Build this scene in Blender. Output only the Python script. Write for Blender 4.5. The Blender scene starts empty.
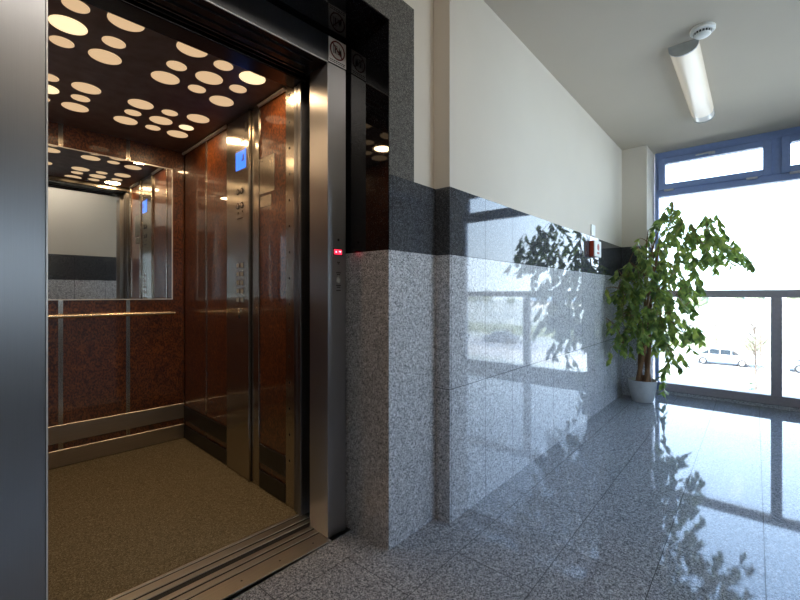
import bpy, bmesh, math, random
from mathutils import Vector, Matrix
R = math.radians
scene = bpy.context.scene
COL = scene.collection

# ------------------------------------------------------------------ camera
CAM_H = 1.08
F_PX = 411.0
HOR = 294.5
AR = math.atan(355 / F_PX)            # corridor axis, right of the optical axis
AE = math.atan(387 / F_PX)            # lift axis
BE = AR - AE                          # the lift stands turned a little in the plan
cam = bpy.data.cameras.new('camera')
cam.sensor_width = 36.0
cam.lens = F_PX / 800 * 36.0
cam.shift_y = -(300 - HOR) / 800
cam.clip_start = 0.02
cam.clip_end = 1000
camo = bpy.data.objects.new('camera', cam)
COL.objects.link(camo)
camo.location = (0, 0, CAM_H)
camo.rotation_euler = (R(90), 0, AR - R(90))
scene.camera = camo

# ------------------------------------------------------------------ world / light / exposure
vs = scene.view_settings
vs.view_transform = 'Standard'
vs.look = 'None'
vs.gamma = 1.0
vs.exposure = 0.5
vs.use_curve_mapping = False
scene.cycles.use_denoising = True
scene.cycles.max_bounces = 10
scene.cycles.diffuse_bounces = 6
scene.cycles.glossy_bounces = 6
scene.cycles.transparent_max_bounces = 12
scene.cycles.sample_clamp_indirect = 8.0
scene.cycles.caustics_reflective = False

SKY = 5.5
world = bpy.data.worlds.new('world')
scene.world = world
world.use_nodes = True
wn = world.node_tree
wn.nodes.clear()
wo = wn.nodes.new('ShaderNodeOutputWorld')
wb = wn.nodes.new('ShaderNodeBackground')
wt = wn.nodes.new('ShaderNodeTexCoord')
wx = wn.nodes.new('ShaderNodeSeparateXYZ')
wr = wn.nodes.new('ShaderNodeValToRGB')
wr.color_ramp.elements[0].position = 0.0
wr.color_ramp.elements[0].color = (0.73, 0.865, 1.0, 1)
wr.color_ramp.elements[1].position = 0.6
wr.color_ramp.elements[1].color = (0.35, 0.58, 1.0, 1)
wn.links.new(wt.outputs['Generated'], wx.inputs[0])
wn.links.new(wx.outputs['Z'], wr.inputs[0])
wn.links.new(wr.outputs[0], wb.inputs[0])
wb.inputs[1].default_value = SKY
wn.links.new(wb.outputs[0], wo.inputs[0])

sun = bpy.data.lights.new('sun', 'SUN')
sun.energy = 16.0
sun.angle = R(0.6)
sun.color = (1.0, 0.95, 0.86)
suno = bpy.data.objects.new('sun', sun)
COL.objects.link(suno)
suno.location = (-30, 30, 40)
suno.rotation_euler = Vector((0.62, -0.5, -0.6)).to_track_quat('-Z', 'Y').to_euler()

def portal(name, loc, rot, sx, sy):
    l = bpy.data.lights.new(name, 'AREA')
    l.shape = 'RECTANGLE'
    l.size = sx
    l.size_y = sy
    l.cycles.is_portal = True
    o = bpy.data.objects.new(name, l)
    COL.objects.link(o)
    o.location = loc
    o.rotation_euler = rot
    return o

# ------------------------------------------------------------------ image -> place
def _ax(a):
    return (Vector((math.cos(a), math.sin(a), 0)), Vector((math.sin(a), -math.cos(a), 0)))
FW, RT = _ax(AR)
def on_x(u, v, x):
    d = FW + RT * ((u - 400) / F_PX) + Vector((0, 0, 1)) * ((HOR - v) / F_PX)
    return Vector((0, 0, CAM_H)) + d * (x / d.x)

# ------------------------------------------------------------------ materials
MATS = {}
class NT:
    def __init__(s, name):
        s.m = bpy.data.materials.new(name)
        s.m.use_nodes = True
        s.t = s.m.node_tree
        s.t.nodes.clear()
        s.out = s.t.nodes.new('ShaderNodeOutputMaterial')
        MATS[name] = s.m
    def n(s, typ, **kw):
        nd = s.t.nodes.new(typ)
        for k, v in kw.items():
            setattr(nd, k, v)
        return nd
    def l(s, a, b):
        s.t.links.new(a, b)
    def pos(s, scale=(1, 1, 1), rot=(0, 0, 0), loc=(0, 0, 0)):
        g = s.n('ShaderNodeNewGeometry')
        mp = s.n('ShaderNodeMapping')
        mp.inputs['Scale'].default_value = scale
        mp.inputs['Rotation'].default_value = rot
        mp.inputs['Location'].default_value = loc
        s.l(g.outputs['Position'], mp.inputs['Vector'])
        return mp.outputs[0]
    def ramp(s, fac, stops, interp='LINEAR'):
        r = s.n('ShaderNodeValToRGB')
        cr = r.color_ramp
        cr.interpolation = interp
        while len(cr.elements) < len(stops):
            cr.elements.new(0.5)
        for e, (p, c) in zip(cr.elements, stops):
            e.position = p
            e.color = (c[0], c[1], c[2], 1)
        s.l(fac, r.inputs[0])
        return r.outputs[0]
    def mix(s, fac, a, b, blend='MIX'):
        m = s.n('ShaderNodeMix', data_type='RGBA', blend_type=blend)
        for i, x in ((0, fac), (6, a), (7, b)):
            if hasattr(x, 'links'):
                s.l(x, m.inputs[i])
            elif i == 0:
                m.inputs[0].default_value = x
            else:
                m.inputs[i].default_value = (x[0], x[1], x[2], 1)
        return m.outputs[2]
    def bsdf(s, base=(.5, .5, .5), rough=.5, metal=0., ior=1.5, spec=.5, coat=0., coat_rough=.03, emit=None, es=0., aniso=0., normal=None):
        p = s.n('ShaderNodeBsdfPrincipled')
        def put(k, x, col=False):
            if hasattr(x, 'links'):
                s.l(x, p.inputs[k])
            else:
                p.inputs[k].default_value = (x[0], x[1], x[2], 1) if col else x
        put('Base Color', base, True)
        put('Roughness', rough)
        put('Metallic', metal)
        put('IOR', ior)
        put('Specular IOR Level', spec)
        put('Coat Weight', coat)
        put('Coat Roughness', coat_rough)
        put('Anisotropic', aniso)
        if emit:
            put('Emission Color', emit, True)
            put('Emission Strength', es)
        if normal is not None:
            s.l(normal, p.inputs['Normal'])
        s.l(p.outputs[0], s.out.inputs[0])
        return p
    def bump(s, h, strength=.2, dist=.002):
        b = s.n('ShaderNodeBump')
        b.inputs['Strength'].default_value = strength
        b.inputs['Distance'].default_value = dist
        s.l(h, b.inputs['Height'])
        return b.outputs[0]

def plain(name, col, rough=.5, metal=0., **kw):
    t = NT(name)
    n = t.n('ShaderNodeTexNoise')
    n.inputs['Scale'].default_value = 35
    n.inputs['Detail'].default_value = 3
    t.l(t.pos(), n.inputs['Vector'])
    c = t.ramp(n.outputs[0], [(.3, [x * .94 for x in col]), (.7, [min(1, x * 1.05) for x in col])])
    t.bsdf(c, rough, metal, **kw)
    return t.m

def granite(name, cols, scale, rough, joints=None, jcol=(.03, .03, .035), spec=.5, mottle=.25, ior=1.55):
    """speckled stone: crystals of three tones; joints = function giving a 0..1 joint mask"""
    t = NT(name)
    v = t.n('ShaderNodeTexVoronoi')
    v.inputs['Scale'].default_value = scale
    v.inputs['Randomness'].default_value = 1
    t.l(t.pos(), v.inputs['Vector'])
    sp = t.n('ShaderNodeSeparateColor')
    t.l(v.outputs['Color'], sp.inputs[0])
    k = len(cols)
    c = t.ramp(sp.outputs[0], cols, 'CONSTANT')
    n = t.n('ShaderNodeTexNoise')
    n.inputs['Scale'].default_value = scale * .22
    n.inputs['Detail'].default_value = 4
    t.l(t.pos(), n.inputs['Vector'])
    g = t.ramp(n.outputs[0], [(.35, (1 - mottle,) * 3), (.65, (1 + mottle * .6,) * 3)])
    c = t.mix(1.0, c, g, 'MULTIPLY')
    if joints:
        jm = joints(t)
        c = t.mix(jm, c, jcol)
        sv = t.n('ShaderNodeMapRange')
        sv.inputs['To Min'].default_value = spec
        sv.inputs['To Max'].default_value = spec * .15
        t.l(jm, sv.inputs['Value'])
        spec = sv.outputs[0]
    t.bsdf(c, rough, 0, ior=ior, spec=spec)
    return t.m

def wall_joints(axis_x0, pitch, zs, w=.0022, along='X'):
    def f(t):
        g = t.n('ShaderNodeNewGeometry')
        s = t.n('ShaderNodeSeparateXYZ')
        t.l(g.outputs['Position'], s.inputs[0])
        def near(sock, off, per):
            a = t.n('ShaderNodeMath', operation='SUBTRACT')
            t.l(sock, a.inputs[0]); a.inputs[1].default_value = off
            b = t.n('ShaderNodeMath', operation='PINGPONG')
            t.l(a.outputs[0], b.inputs[0]); b.inputs[1].default_value = per / 2
            c = t.n('ShaderNodeMath', operation='LESS_THAN')
            t.l(b.outputs[0], c.inputs[0]); c.inputs[1].default_value = w / 2
            return c.outputs[0]
        m = near(s.outputs[along], axis_x0, pitch)
        for z0 in zs:
            q = near(s.outputs['Z'], z0, 50.0)
            mx = t.n('ShaderNodeMath', operation='MAXIMUM')
            t.l(m, mx.inputs[0]); t.l(q, mx.inputs[1])
            m = mx.outputs[0]
        return m
    return f

def floor_joints(t):
    b = t.n('ShaderNodeTexBrick')
    b.offset = .5
    b.offset_frequency = 2
    b.inputs['Color1'].default_value = (0, 0, 0, 1)
    b.inputs['Color2'].default_value = (0, 0, 0, 1)
    b.inputs['Mortar'].default_value = (1, 1, 1, 1)
    b.inputs['Scale'].default_value = 1
    b.inputs['Mortar Size'].default_value = .0015
    b.inputs['Mortar Smooth'].default_value = 0
    b.inputs['Brick Width'].default_value = .65
    b.inputs['Row Height'].default_value = .3235
    t.l(t.pos(loc=(-1.785 + 6.5, .03 + 6.47, 0)), b.inputs['Vector'])
    return b.outputs['Color']

LIGHT_G = [(0, (.14, .145, .16)), (.19, (.40, .41, .435)), (.47, (.60, .61, .64)), (.76, (.78, .79, .82))]
FLOOR_G = [(0, (.10, .108, .125)), (.24, (.26, .277, .315)), (.58, (.41, .432, .485)), (.85, (.57, .60, .66))]
DARK_G = [(0, (.04, .042, .046)), (.5, (.075, .079, .088)), (.82, (.125, .13, .145))]  # lightened to hold the bright wall's reflection in the band
granite('wainscot_granite', LIGHT_G, 310, .035, wall_joints(1.96, .327, [.63, 1.2695], .003))
granite('portal_granite', LIGHT_G, 310, .16, None)
granite('floor_granite', FLOOR_G, 280, .045, floor_joints, jcol=(.07, .075, .085), spec=.27)
granite('dark_granite', DARK_G, 320, .035, wall_joints(1.96, .327, [1.2695], .003))
granite('black_granite', [(0, (.006, .006, .007)), (.6, (.011, .011, .013)), (.9, (.03, .03, .034))], 320, .03, None)
granite('flamed_granite', [(0, (.06, .056, .05)), (.4, (.125, .116, .104)), (.8, (.19, .178, .16))], 380, .75, None, spec=.2)

def plaster(name, col):
    t = NT(name)
    n = t.n('ShaderNodeTexNoise')
    n.inputs['Scale'].default_value = 3
    n.inputs['Detail'].default_value = 5
    t.l(t.pos(), n.inputs['Vector'])
    c = t.ramp(n.outputs[0], [(.3, [x * .97 for x in col]), (.7, col)])
    f = t.n('ShaderNodeTexNoise')
    f.inputs['Scale'].default_value = 260
    t.l(t.pos(), f.inputs['Vector'])
    t.bsdf(c, .85, spec=.2, normal=t.bump(f.outputs[0], .06, .001))
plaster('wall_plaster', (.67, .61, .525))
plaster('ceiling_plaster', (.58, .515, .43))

def brushed(name, col, rough=.28, stretch=(900, 900, 6), amt=.10, aniso=.8, spread='H'):
    t = NT(name)
    n = t.n('ShaderNodeTexNoise')
    n.inputs['Scale'].default_value = 1
    n.inputs['Detail'].default_value = 3
    t.l(t.pos(scale=stretch), n.inputs['Vector'])
    c = t.ramp(n.outputs[0], [(.3, [x * (1 - amt) for x in col]), (.7, [min(1, x * (1 + amt)) for x in col])])
    r = t.n('ShaderNodeMapRange')
    r.inputs['To Min'].default_value = rough * .8
    r.inputs['To Max'].default_value = rough * 1.25
    t.l(n.outputs[0], r.inputs['Value'])
    p = t.bsdf(c, r.outputs[0], 1.0, aniso=aniso)
    if aniso:
        g = t.n('ShaderNodeNewGeometry')
        x = t.n('ShaderNodeVectorMath', operation='CROSS_PRODUCT')
        t.l(g.outputs['True Normal'], x.inputs[0])
        x.inputs[1].default_value = (0.001, 0.0013, 1) if spread == 'H' else (.7, .71, 0.001)
        t.l(x.outputs[0], p.inputs['Tangent'])
    return t.m
brushed('brushed_steel', (.44, .44, .45), .40, amt=.035)
brushed('cab_steel', (.50, .46, .40), .22)
brushed('kick_steel', (.60, .56, .50), .36, stretch=(6, 6, 900))
brushed('sill_aluminium', (.78, .74, .68), .42, stretch=(5, 900, 900))
brushed('dark_steel', (.11, .11, .115), .34)
brushed('shaded_steel', (.24, .24, .245), .34)  # the jambs' steel, darkened to hold the dimmer light on the header
brushed('brass_rail', (.86, .70, .48), .20, stretch=(8, 8, 600))
plain('black_gap', (.008, .008, .009), .6)
plain('header_black', (.012, .013, .017), .25)
plain('mirror_edge', (.88, .85, .80), .3, .3)
t = NT('mirror_glass')
t.bsdf((.90, .92, .91), .0, 1.0)

def burl():
    t = NT('walnut_burl')
    a = t.n('ShaderNodeTexNoise')
    a.inputs['Scale'].default_value = 16
    a.inputs['Detail'].default_value = 8
    a.inputs['Roughness'].default_value = .68
    a.inputs['Distortion'].default_value = 1.6
    t.l(t.pos(), a.inputs['Vector'])
    c = t.ramp(a.outputs[0], [(.28, (.04, .0105, .0035)), (.45, (.11, .031, .008)), (.58, (.17, .052, .012)), (.75, (.25, .088, .020))])
    f = t.n('ShaderNodeTexNoise')
    f.inputs['Scale'].default_value = 120
    f.inputs['Detail'].default_value = 3
    t.l(t.pos(scale=(1, 1, .6)), f.inputs['Vector'])
    g = t.ramp(f.outputs[0], [(.40, (.30, .26, .24)), (.56, (1.15, 1.12, 1.08))])
    t.bsdf(t.mix(1.0, c, g, 'MULTIPLY'), .35, coat=1.0, coat_rough=.012).inputs['Coat IOR'].default_value = 1.62
burl()

def ceil_panel():
    t = NT('cab_ceiling')
    n = t.n('ShaderNodeTexNoise')
    n.inputs['Scale'].default_value = 14
    n.inputs['Detail'].default_value = 6
    t.l(t.pos(), n.inputs['Vector'])
    c = t.ramp(n.outputs[0], [(.3, (.19, .165, .15)), (.7, (.29, .255, .235))])
    t.bsdf(c, .38, .0, spec=.3)
ceil_panel()

def carpet():
    t = NT('cab_floor')
    v = t.n('ShaderNodeTexVoronoi')
    v.inputs['Scale'].default_value = 300
    t.l(t.pos(), v.inputs['Vector'])
    s = t.n('ShaderNodeSeparateColor')
    t.l(v.outputs['Color'], s.inputs[0])
    c = t.ramp(s.outputs[0], [(0, (.13, .105, .06)), (.35, (.21, .175, .105)), (.8, (.32, .275, .18))], 'CONSTANT')
    t.bsdf(c, .8, spec=.2)
carpet()
t = NT('light_disc')
t.bsdf((.5, .42, .32), .4, emit=(1.0, .68, .38), es=.50)
t = NT('light_disc_bright')
t.bsdf((.9, .8, .6), .4, emit=(1.0, .76, .45), es=.90)
t = NT('blue_screen')
t.bsdf((.02, .05, .3), .2, emit=(.06, .22, 1.0), es=1.05)
plain('screen_ink', (.005, .02, .2), .4)
t = NT('red_led')
t.bsdf((.4, .01, .02), .3, emit=(1.0, .02, .06), es=1.6)
t = NT('red_led_core')
t.bsdf((.8, .4, .4), .3, emit=(1.0, .45, .5), es=2.0)
plain('sign_white', (.88, .87, .86), .4)
plain('sign_red', (.16, .015, .015), .4)
plain('sign_black', (.015, .013, .013), .4)
plain('engraved', (.02, .018, .016), .5)
plain('window_blue', (.21, .29, .53), .35)  # frame blue lightened to stand in for bloom around the panes
plain('window_grey', (.40, .36, .38), .38)
plain('chrome', (.8, .8, .8), .15, 1.0)
plain('handle_silver', (.62, .63, .66), .3, .7)
plain('white_plastic', (.80, .80, .77), .4)
plain('grey_plastic', (.42, .44, .43), .5)
plain('dark_plastic', (.03, .03, .03), .5)
plain('siren_red', (.42, .05, .02), .4)
plain('pot_ceramic', (.52, .52, .51), .3)
plain('potting_soil', (.035, .022, .014), .9)
plain('bark', (.21, .105, .05), .8)
t = NT('lamp_diffuser')
t.bsdf((.80, .72, .60), .25, emit=(1.0, .86, .66), es=.11)
t = NT('fill_lamp_diffuser')
t.bsdf((.86, .80, .70), .25, emit=(1.0, .93, .84), es=7.5)  # strong glow of the added landing lamp
t = NT('lamp_cover_clear')
t.bsdf((.62, .60, .57), .15, emit=(1.0, .95, .9), es=.05)

def leaf_mat():
    t = NT('ficus_leaf')
    n = t.n('ShaderNodeTexNoise')
    n.inputs['Scale'].default_value = 14
    t.l(t.pos(), n.inputs['Vector'])
    c = t.ramp(n.outputs[0], [(.32, (.08, .13, .05)), (.5, (.17, .24, .075)), (.68, (.36, .40, .12))])
    d = t.n('ShaderNodeBsdfPrincipled')
    t.l(c, d.inputs['Base Color'])
    d.inputs['Roughness'].default_value = .28
    tr = t.n('ShaderNodeBsdfTranslucent')
    t.l(t.mix(1.0, c, (1.6, 1.7, 1.1), 'MULTIPLY'), tr.inputs[0])
    mx = t.n('ShaderNodeMixShader')
    mx.inputs[0].default_value = .48
    t.l(d.outputs[0], mx.inputs[1]); t.l(tr.outputs[0], mx.inputs[2])
    t.l(mx.outputs[0], t.out.inputs[0])
leaf_mat()

def glass_mat():
    t = NT('window_glass')
    fr = t.n('ShaderNodeFresnel'); fr.inputs[0].default_value = 1.45
    tr = t.n('ShaderNodeBsdfTransparent'); tr.inputs[0].default_value = (.96, .975, .97, 1)
    gl = t.n('ShaderNodeBsdfGlossy'); gl.inputs['Roughness'].default_value = .0
    mx = t.n('ShaderNodeMixShader')
    t.l(fr.outputs[0], mx.inputs[0]); t.l(tr.outputs[0], mx.inputs[1]); t.l(gl.outputs[0], mx.inputs[2])
    t.l(mx.outputs[0], t.out.inputs[0])
glass_mat()

def ground_mat(name, a, b, scale):
    t = NT(name)
    n = t.n('ShaderNodeTexNoise')
    n.inputs['Scale'].default_value = scale
    n.inputs['Detail'].default_value = 6
    t.l(t.pos(), n.inputs['Vector'])
    t.bsdf(t.ramp(n.outputs[0], [(.35, a), (.65, b)]), .9, spec=.1)
ground_mat('dry_grass', (.40, .41, .34), (.56, .53, .45), .25)
ground_mat('asphalt', (.36, .34, .33), (.43, .41, .39), 1.2)
ground_mat('paving', (.52, .47, .42), (.60, .54, .48), 1.5)
ground_mat('hedge_green', (.16, .19, .12), (.30, .31, .21), 3)
ground_mat('bare_twigs', (.10, .075, .06), (.17, .13, .10), 5)
plain('car_white', (.75, .75, .76), .25)
plain('car_silver', (.45, .46, .48), .25, .5)
plain('car_dark', (.10, .11, .13), .25)
plain('car_glass', (.03, .04, .05), .1)
plain('rubber', (.02, .02, .02), .7)
plain('shed_wall', (.50, .47, .43), .8)
plain('shed_roof', (.30, .36, .42), .6)
plain('fence_metal', (.16, .17, .18), .6)
plain('facade', (.45, .43, .40), .9)

# ------------------------------------------------------------------ mesh helpers
def box(bm, x0, x1, y0, y1, z0, z1, bev=0., seg=1):
    vs_ = [bm.verts.new(c) for c in ((x0, y0, z0), (x1, y0, z0), (x1, y1, z0), (x0, y1, z0),
                                     (x0, y0, z1), (x1, y0, z1), (x1, y1, z1), (x0, y1, z1))]
    fs = [bm.faces.new([vs_[i] for i in q]) for q in ((3, 2, 1, 0), (4, 5, 6, 7), (0, 1, 5, 4), (1, 2, 6, 5), (2, 3, 7, 6), (3, 0, 4, 7))]
    if bev:
        es = list({e for f in fs for e in f.edges})
        bmesh.ops.bevel(bm, geom=es, offset=bev, segments=seg, affect='EDGES', profile=.5)

def tube(bm, pts, rad, n=8, cap=True):
    pts = [Vector(p) for p in pts]
    rads = rad if hasattr(rad, '__len__') else [rad] * len(pts)
    rings = []
    ref = Vector((.31, .17, .93)).normalized()
    for i, p in enumerate(pts):
        d = (pts[min(i + 1, len(pts) - 1)] - pts[max(i - 1, 0)]).normalized()
        r_ = ref if abs(d.dot(ref)) < .95 else Vector((1, 0, 0))
        a = d.cross(r_).normalized()
        b = d.cross(a)
        rings.append([bm.verts.new(p + (a * math.cos(2 * math.pi * k / n) + b * math.sin(2 * math.pi * k / n)) * rads[i]) for k in range(n)])
    for i in range(len(rings) - 1):
        for k in range(n):
            bm.faces.new((rings[i][k], rings[i][(k + 1) % n], rings[i + 1][(k + 1) % n], rings[i + 1][k]))
    if cap:
        bm.faces.new(rings[0][::-1])
        bm.faces.new(rings[-1])

def lathe(bm, c, prof, n=32, axis='Z', flip=False):
    """prof: list of (radius, height) around an axis through c"""
    rings = []
    for r_, h_ in prof:
        ring = []
        for k in range(n):
            a = 2 * math.pi * k / n
            x, y = r_ * math.cos(a), r_ * math.sin(a)
            p = {'Z': (x, y, h_), 'Y': (x, h_, y), 'X': (h_, x, y)}[axis]
            ring.append(bm.verts.new(Vector(c) + Vector(p)))
        rings.append(ring)
    for i in range(len(rings) - 1):
        for k in range(n):
            bm.faces.new((rings[i][k], rings[i][(k + 1) % n], rings[i + 1][(k + 1) % n], rings[i + 1][k]))
    bm.faces.new(rings[0][::-1])
    bm.faces.new(rings[-1])

def prism(bm, prof, axis, a, b):
    """extrude a 2-D outline along an axis: axis 'X' outline in (y,z), 'Y' in (x,z), 'Z' in (x,y)"""
    def P(q, t_):
        return {'X': (t_, q[0], q[1]), 'Y': (q[0], t_, q[1]), 'Z': (q[0], q[1], t_)}[axis]
    A = [bm.verts.new(P(q, a)) for q in prof]
    B = [bm.verts.new(P(q, b)) for q in prof]
    n = len(prof)
    bm.faces.new(A[::-1]); bm.faces.new(B)
    for i in range(n):
        bm.faces.new((A[i], A[(i + 1) % n], B[(i + 1) % n], B[i]))

def mesh_obj(name, fill, mat, parent=None, base=(0, 0, 0), smooth=None):
    bm = bmesh.new()
    fill(bm)
    bmesh.ops.translate(bm, verts=bm.verts, vec=-Vector(base))
    bmesh.ops.recalc_face_normals(bm, faces=bm.faces)
    me = bpy.data.meshes.new(name)
    bm.to_mesh(me)
    bm.free()
    me.materials.append(MATS[mat])
    if smooth is not None:
        for p in me.polygons:
            p.use_smooth = True
        try:
            me.set_sharp_from_angle(angle=R(smooth))
        except Exception:
            pass
    o = bpy.data.objects.new(name, me)
    COL.objects.link(o)
    if parent:
        o.parent = parent
    return o

class Thing:
    """an Empty at the thing's base; parts are given in the plan's coordinates.  lift=True: the lift's turned plan"""
    def __init__(s, name, label, cat, base, lift=False, group=None, kind=None):
        s.base = Vector(base)
        s.o = bpy.data.objects.new(name, None)
        COL.objects.link(s.o)
        s.o.empty_display_size = .1
        if lift:
            s.o.location = Matrix.Rotation(BE, 3, 'Z') @ s.base
            s.o.rotation_euler = (0, 0, BE)
        else:
            s.o.location = s.base
        if label: s.o['label'] = label
        if cat: s.o['category'] = cat
        if group: s.o['group'] = group
        if kind: s.o['kind'] = kind
    def part(s, name, mat, fill, parent=None, smooth=None, label=None):
        o = mesh_obj(name, fill, mat, parent or s.o, s.base, smooth)
        if label: o['label'] = label
        return o

def single(name, mat, fill, label, cat, base, lift=False, smooth=None, group=None):
    o = mesh_obj(name, fill, mat, None, base, smooth)
    b = Vector(base)
    o.location = Matrix.Rotation(BE, 3, 'Z') @ b if lift else b
    if lift: o.rotation_euler = (0, 0, BE)
    o['label'] = label
    o['category'] = cat
    if group: o['group'] = group
    return o

def struct(name, mat, fill, parent=None, smooth=None):
    o = mesh_obj(name, fill, mat, parent, (0, 0, 0), smooth)
    if parent is None:
        o['kind'] = 'structure'
    return o

B = lambda *a, **k: (lambda bm: box(bm, *a, **k))
def boxes(*rows, bev=0.):
    def f(bm):
        for r_ in rows:
            box(bm, *r_, bev=bev)
    return f

# ================================================================== the setting
CEIL = 2.64
WX = 5.30          # inside face of the window
YW = 1.09          # tiled wall
YN = 1.17          # granite around the lift
ZB0, ZB1 = 1.2695, 1.59
XW0 = 1.62
SOUTH = -1.30      # the wide part by the window
YS = -.14          # wall facing the lift

struct('floor', 'floor_granite', boxes((-2.2, 5.42, -3.4, 1.40, -.3, 0)))
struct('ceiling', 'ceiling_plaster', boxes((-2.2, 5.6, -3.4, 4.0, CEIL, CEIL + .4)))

wn_ = struct('wall_north', 'wall_plaster', boxes((XW0, 5.05, YW, 1.6, ZB1, CEIL), bev=0))
struct('wainscot', 'wainscot_granite', boxes((XW0, 5.05, YW, 1.6, 0, ZB0)), wn_)
struct('stone_band', 'dark_granite', boxes((XW0, 5.05, YW, 1.6, ZB0, ZB1)), wn_)

pil = struct('wall_pillar', 'wall_plaster', boxes((4.93, 5.42, .855, YW, ZB1, CEIL)))
struct('wainscot', 'portal_granite', boxes((4.93, 5.42, .855, YW, 0, ZB0)), pil)
struct('stone_band', 'dark_granite', boxes((4.93, 5.42, .855, YW, ZB0, ZB1)), pil)

XP = 1.282         # inner edge of the stone opening, right side
XL = .02           # left side
ZH = 2.240
wp = struct('wall_lift', 'wall_plaster', boxes((1.452, XW0, YN + .012, 1.6, ZB1, CEIL), (-2.0, 1.452, YN + .012, 1.6, 2.372, CEIL), (-2.0, XL - .17, YN + .012, 1.6, ZB1, 2.372)))
struct('wainscot', 'portal_granite', boxes((XP, XW0, YN, 1.6, 0, ZB0), (-2.0, XL, YN, 1.6, 0, ZB0)), wp)
struct('stone_band', 'dark_granite', boxes((XP + .004, XW0, YN, 1.6, ZB0, ZB1), (-2.0, XL - .004, YN, 1.6, ZB0, ZB1)), wp)
struct('stone_lining', 'black_granite', boxes((XP, XP + .004, YN + .002, 1.6, ZB0, ZH), (XL - .004, XL, YN + .002, 1.6, ZB0, ZH), (XL - .004, XP + .004, YN + .002, 1.6, ZH, ZH + .004)), wp)
struct('stone_surround', 'flamed_granite', boxes((XP + .004, 1.452, YN, 1.6, ZB1, 2.372), (XL - .17, XL - .004, YN, 1.6, ZB1, 2.372), (XL - .004, XP + .004, YN, 1.6, ZH + .004, 2.372)), wp)

# shaft walls behind the lift keep daylight out
struct('wall_shaft', 'facade', boxes((-.45, -.25, 1.535, 3.75, -.3, CEIL), (1.75, 1.95, 1.535, 3.75, -.3, CEIL), (-.45, 1.95, 3.75, 3.95, -.3, CEIL), (-.45, 1.95, 1.40, 3.95, -.5, -.3)))
# wall facing the lift, with the doorway the picture is taken from
ws = struct('wall_south', 'wall_plaster', boxes((.55, 1.75, YS - .14, YS, ZB1, CEIL), (1.61, 1.75, SOUTH, YS - .14, ZB1, CEIL), (-2.0, -.55, YS - .14, YS, ZB1, CEIL), (-.55, .55, YS - .14, YS, 2.1, CEIL)))
struct('wainscot', 'wainscot_granite', boxes((.55, 1.75, YS - .14, YS, 0, ZB0), (1.61, 1.75, SOUTH, YS - .14, 0, ZB0), (-2.0, -.55, YS - .14, YS, 0, ZB0)), ws)
struct('stone_band', 'dark_granite', boxes((.55, 1.75, YS - .14, YS, ZB0, ZB1), (1.61, 1.75, SOUTH, YS - .14, ZB0, ZB1), (-2.0, -.55, YS - .14, YS, ZB0, ZB1)), ws)
struct('wall_corner', 'wall_plaster', boxes((1.61, 1.95, SOUTH - .2, SOUTH, 0, CEIL), (4.75, 5.42, SOUTH - .2, SOUTH, 0, CEIL), (1.95, 4.75, SOUTH - .2, SOUTH, 0, .55), (1.95, 4.75, SOUTH - .2, SOUTH, 2.5, CEIL)))
struct('wall_west', 'wall_plaster', boxes((-2.2, -2.0, -3.2, 1.6, 0, CEIL)))
# stair landing behind the camera, its small unseen window added for light
struct('wall_landing', 'wall_plaster', boxes((1.61, 1.75, -3.2, SOUTH - .2, 0, CEIL), (-2.0, -.55, -3.4, -3.2, 0, CEIL), (.35, 1.75, -3.4, -3.2, 0, CEIL), (-.55, .35, -3.4, -3.2, 0, .9), (-.55, .35, -3.4, -3.2, 2.0, CEIL)))
w2 = struct('fill_window_2', 'window_blue', boxes((-.55, -.49, -3.34, -3.27, .9, 2.0), (.29, .35, -3.34, -3.27, .9, 2.0), (-.49, .29, -3.34, -3.27, .9, .96), (-.49, .29, -3.34, -3.27, 1.94, 2.0)))
struct('glass', 'window_glass', boxes((-.49, .29, -3.31, -3.30, .96, 1.94)), w2)
portal('landing_portal', (-.1, -3.22, 1.45), (R(90), 0, 0), .9, 1.1)
# unseen window added to brighten the wide part, right of the picture
SX0, SX1, SZ0, SZ1 = 1.95, 4.75, .55, 2.5
w3 = struct('fill_window_3', 'window_blue', boxes((SX0, SX0 + .07, SOUTH - .14, SOUTH - .07, SZ0, SZ1), (SX1 - .07, SX1, SOUTH - .14, SOUTH - .07, SZ0, SZ1), (SX0 + .07, SX1 - .07, SOUTH - .14, SOUTH - .07, SZ0, SZ0 + .07), (SX0 + .07, SX1 - .07, SOUTH - .14, SOUTH - .07, SZ1 - .07, SZ1), (3.31, 3.39, SOUTH - .14, SOUTH - .07, SZ0 + .07, SZ1 - .07)))
struct('glass', 'window_glass', boxes((SX0 + .07, SX1 - .07, SOUTH - .11, SOUTH - .104, SZ0 + .07, SZ1 - .07)), w3)
portal('side_portal', ((SX0 + SX1) / 2, SOUTH - .03, (SZ0 + SZ1) / 2), (R(90), 0, 0), SX1 - SX0, SZ1 - SZ0)

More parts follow.
